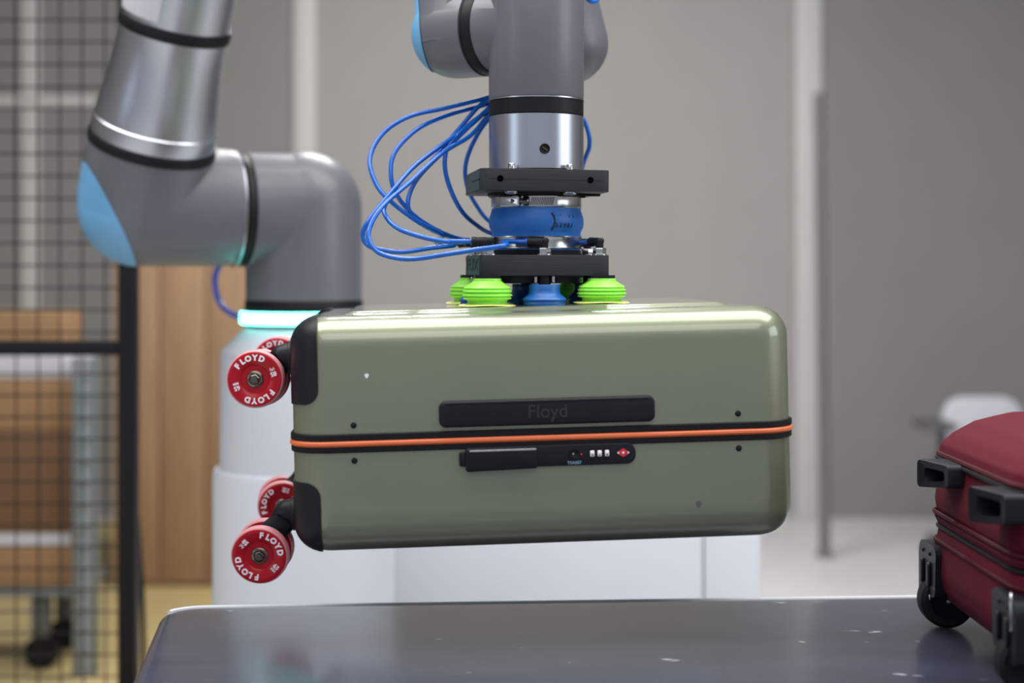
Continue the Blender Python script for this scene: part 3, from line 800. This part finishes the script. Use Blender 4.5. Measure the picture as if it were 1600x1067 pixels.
lid = [rring(.010, .220), rring(.004, .2235), rring(.006, .232), rring(.018, .246), rring(.040, .262), rring(.075, .276), rring(.115, .284), rring(.15, .287)]
obj('lid', wob(add_loft(bmesh.new(), dens(lid)), .003), M['fabric'], rc)
def loop_tube(d, z, r):
    pts = [Vector(p) for p in rring(d, z)]
    b = bmesh.new(); n = len(pts); rings = []
    for i, p in enumerate(pts):
        t_ = (pts[(i+1) % n]-pts[i-1]).normalized(); o_ = Vector((t_.y, -t_.x, 0))
        rings.append([p+o_*r*math.cos(2*PI*k/8)+Vector((0, 0, r*math.sin(2*PI*k/8))) for k in range(8)])
    rings.append(rings[0])
    return add_loft(b, rings, False)
obj('zip', loop_tube(.004, .1305, .0028), M['black_soft'], rc, label='black zip line')
obj('piping', loop_tube(.005, .2205, .0038), M['fabric_trim'], rc)
obj('zip', loop_tube(.0035, .2150, .0034), M['black_soft'], rc, label='black zip line')
obj('piping', loop_tube(.0, .1480, .0026), M['fabric_trim'], rc)
obj('piping', loop_tube(.001, .1130, .0026), M['fabric_trim'], rc)
xe = -RL_/2                                                  # the wheel end, towards the left
def foot(y0, y1, z0, z1):
    """kick foot: a hollow black wedge that stands off the end of the case"""
    f = bmesh.new()
    o_ = round_poly([(y0, z0+.008), (y1, z0), (y1, z1), (y0, z1)], .006, 4)
    i_ = round_poly([(y0+.012, z0+.015), (y1-.014, z0+.009), (y1-.014, z1-.009), (y0+.012, z1-.009)], .005, 4)
    def xo(y): return xe-.012-.019*(y-y0)/(y1-y0)
    A = [[(xe+.006, y, z) for y, z in o_], [(xo(y), y, z) for y, z in o_], [(xo(y)-.003, y, z) for y, z in [(a*.9+b*.1, c*.9+d*.1) for (a, c), (b, d) in zip(o_, i_)]],
         [(xo(y)-.001, y, z) for y, z in i_], [(xe-.002, y, z) for y, z in i_]]
    return add_loft(f, A)
obj('kick_foot', foot(.030, .100, .184, .2195), M['black'], rc)
obj('kick_foot', foot(-.178, -.108, .176, .2160), M['black'], rc)
for sy in (1, -1):
    y0 = sy*(RWD/2)
    hz = bmesh.new()
    out = round_poly([(y0+sy*.004, .040), (y0+sy*.004, .108), (y0-sy*.074, .108), (y0-sy*.070, .046), (y0-sy*.02, .034)], [.004, .02, .012, .01, .01], 6)
    m = T(xe-.008, 0, 0)
    A = [[(xe-.008+dx, y*1+0, z) for y, z in out] for dx in (0, .05)]
    add_loft(hz, A)
    h = obj('wheel_housing', hz, M['black'], rc, sharp=30)
    for yy in (-.018, -.048):
        obj('housing_rib', prism(rrect(.010, .030, .004, 4), 0, .004, .0015, T(xe-.008, y0+sy*yy, .070) @ Matrix.Rotation(-PI/2, 4, 'Y') @ Matrix.Rotation(PI/2, 4, 'Z')), M['black'], h)
        obj('rivet', lathe([(0, .002), (.002, .0018), (.003, 0)], frame((xe-.008, y0+sy*yy, .096), (-1, 0, 0)), 10), M['black_soft'], h)
    obj('housing_rib', prism(rrect(.034, .007, .002, 4), 0, .002, .0008, T(xe-.008, y0-sy*.036, .042) @ Matrix.Rotation(-PI/2, 4, 'Y') @ Matrix.Rotation(PI/2, 4, 'Z')), M['steel'], h, label='bright raised bar')
    wc = Vector((xe+.017, y0-sy*.030, .0350))
    wh = obj('wheel', lathe([(0, -.012), (.020, -.012), (.022, -.014), (.030, -.014), (.034, -.010), (.0345, 0), (.034, .010), (.030, .014), (.022, .014), (.020, .011), (0, .011)], frame(wc, (0, -1, 0)), 40), M['black_soft'], rc)
    obj('axle_bolt', lathe([(0, .0145), (.003, .0140), (.0042, .012), (.0042, .010)], frame(wc, (0, -1, 0)), 12), M['steel'], wh)
ringpts = [Vector((xe-.012+.004*math.sin(2*PI*k/24), -RWD/2-.004+.010*math.sin(2*PI*k/24), .096+.020*math.cos(2*PI*k/24))) for k in range(25)]
obj('pull_ring', tube(ringpts, .0014, 8, 2), M['steel'], rc, label='bright metal zip pull ring')

# ------------------------------------------------------------------ safety fence
FY = 3.4; s = FY/F
fx = lambda px: (px-800)*s
fn = thing('safety_fence', 'black framed wire mesh safety fence at the left', 'fence', T(fx(201), FY, 0))
ox = fx(201)
obj('post', box2((fx(187)-ox, -.02, 0), (fx(215)-ox, .02, 2.3), .002), M['frame_black'], fn)
obj('post', box2((-1.50-ox, -.02, 0), (-1.46-ox, .02, 2.3), .002), M['frame_black'], fn)
zr0, zr1 = CAMZ-(555-HZ)*s, CAMZ-(532-HZ)*s
for z0, z1 in ((zr0, zr1), (.08, .112), (2.268, 2.3)):
    obj('rail', box2((-1.46-ox, -.015, z0), (fx(187)-ox, .015, z1), .002), M['frame_black'], fn)
obj('base_plate', box2((-.06, -.06, 0), (.06, .06, .01)), M['frame_black'], fn)
WRr = .0022
vz = bm_mesh(tube([(0, 0, .1), (0, 0, zr0)], WRr, 6, 1, False)); vz2 = bm_mesh(tube([(0, 0, zr1), (0, 0, 2.28)], WRr, 6, 1, False))
hzw = bm_mesh(tube([(-1.46-ox, 0, 0), (fx(187)-ox, 0, 0)], WRr, 6, 1, False))
x = fx(165)
while x > -1.45:
    obj('wire', vz, M['wire'], fn, T(x-ox, 0, 0)); obj('wire', vz2, M['wire'], fn, T(x-ox-.002, 0, 0)); x -= .0503
z = zr0-.042
while z > .12: obj('wire', hzw, M['wire'], fn, T(0, .0052, z)); z -= .0486
z = zr1+.018
while z < 2.26: obj('wire', hzw, M['wire'], fn, T(0, .0052, z)); z += .0502

# ------------------------------------------------------------------ things far behind
pc = thing('plywood_crate', 'tall plywood board crate behind the fence post', 'crate', T(-1.2, 5.9, 0))
nb = 5; x0, x1 = -1.50, -.62
for k in range(nb):
    a = x0+(x1-x0)*k/nb; b = x0+(x1-x0)*(k+1)/nb-.006
    obj('board', box2((a+1.2, -.20, .02), (b+1.2, -.182, 1.24), .003), M['wood'], pc)
obj('core', box2((x0+1.2+.01, -.18, 0), (x1+1.2-.01, .2, 1.22)), M['wood'], pc)
CYB = 4.5; sb_ = CYB/F
cx = lambda px: (px-800)*sb_
cz = lambda py: CAMZ-(py-HZ)*sb_
cart = thing('platform_cart', 'low grey platform cart carrying cartons behind the fence', 'cart', T(-1.55, CYB+.3, 0))
obj('deck', box2((-.30, -.31, cz(932)), (cx(122)+1.55, .04, cz(920)), .004), M['grey_metal'], cart)
for x in (-.22, .14):
    for y in (-.26, -.02):
        c = obj('caster_bracket', box((x, y, .165), (.05, .05, .13), .004), M['dark_grey'], cart)
        obj('wheel', cyl(.05, -.016, .016, frame((x, y, .052), (0, 1, 0)), 24, .003), M['black_soft'], c)
def carton(name, px1, y0, y1, m, label, dy=0.0, tape=None):
    o = thing(name, label, 'carton', T(-1.55, CYB+dy+.14, cz(y1)))
    h = cz(y0)-cz(y1)
    obj('box', box((cx(px1)/2+.0-1.85/2+1.55, 0, h/2), (cx(px1)+1.85, .24, h-.001), .004), m, o)
    if tape: obj('tape', box((cx(px1)/2-1.85/2+1.55, -.1205, h*tape[0]), (cx(px1)+1.84, .001, h*tape[1]), 0), M['card_pale'], o, label='pale tape strip')
    return o
carton('carton', 110, 834, 920, M['card'], 'tan carton with a pale tape strip, lowest on the platform cart', tape=(.88, .22))
carton('carton', 116, 673, 834, M['card_dark'], 'large dark brown carton in the middle of the stack on the cart')
carton('carton', 117, 592, 673, M['card'], 'light tan carton under the white carton behind the fence')
carton('carton', 112, 556, 592, M['card_pale'], 'flat white carton right below the fence rail')
carton('carton', 92, 486, 556, M['card'], 'tan carton on top of the stack, above the fence rail')
CX5 = 4.46/F
ru = thing('rack_upright', 'pale grey slotted rack upright beside the stacked cartons', 'rack', T((134-800)*CX5, 4.46, 0))
obj('rail', box2((-.034, -.02, 0), (-.020, .02, cz(556)), .002), M['grey_metal'], ru)
obj('rail', box2((.020, -.02, 0), (.034, .02, cz(556)), .002), M['grey_metal'], ru)
obj('web', box2((-.021, .005, 0), (.021, .012, cz(558))), M['rack'], ru)
for k in range(14): obj('rung', box((0, 0, .08+.062*k), (.042, .012, .012), .002), M['rack'], ru)
po = thing('pole_stand', 'slim dark grey pole standing in front of the grey wall', 'pole', T(1.285, 6.3, 0))
obj('pole', tube([(0.016, 0, .02), (-.008, 0, 1.93)], .024, 16, 1, False), M['pole'], po)
obj('foot', lathe([(0, 0), (.035, 0), (.035, .010), (.028, .022), (0, .022)], T(.016, 0, 0), 24), M['pole'], po)
cbl = obj('power_cable', tube([(-.868, 3.45, .78), (-.862, 3.46, .70), (-.855, 3.47, .58), (-.848, 3.48, .40), (-.846, 3.48, .2), (-.85, 3.5, .01), (-.92, 3.55, .007), (-1.1, 3.6, .007)], .006, 8), M['wire'])
cbl['label'] = 'thin black power cable hanging beside the fence post'; cbl['category'] = 'cable'
ch = thing('swivel_chair', 'low white-backed chair with dark armrests, blurred behind the burgundy suitcase', 'chair', T(1.97, 6.2, 0))
obj('backrest', prism(rrect(.34, .24, .09, 6), -.025, .025, .02, T(.0, .14, .545) @ Matrix.Rotation(R(82), 4, 'X')), M['white'], ch)
obj('seat', prism(rrect(.42, .42, .08, 6), .36, .42, .02), M['dark_grey'], ch)
for sx in (-1, 1):
    obj('armrest', box((sx*.25, -.03, .565), (.13, .24, .032), .012), M['dark_grey'], ch)
    obj('arm_post', box((sx*.205, .02, .47), (.025, .05, .18), .005), M['dark_grey'], ch)
obj('stem', cyl(.025, .08, .365, None, 16), M['dark_grey'], ch)
for k in range(5):
    a = 2*PI*k/5
    obj('leg', box((.14, 0, .075), (.28, .035, .03), .006, 2, Matrix.Rotation(a, 4, 'Z')), M['dark_grey'], ch)
    obj('caster', cyl(.028, -.012, .012, frame((.27*math.cos(a), .27*math.sin(a), .03), (-math.sin(a), math.cos(a), 0)), 14), M['black_soft'], ch)
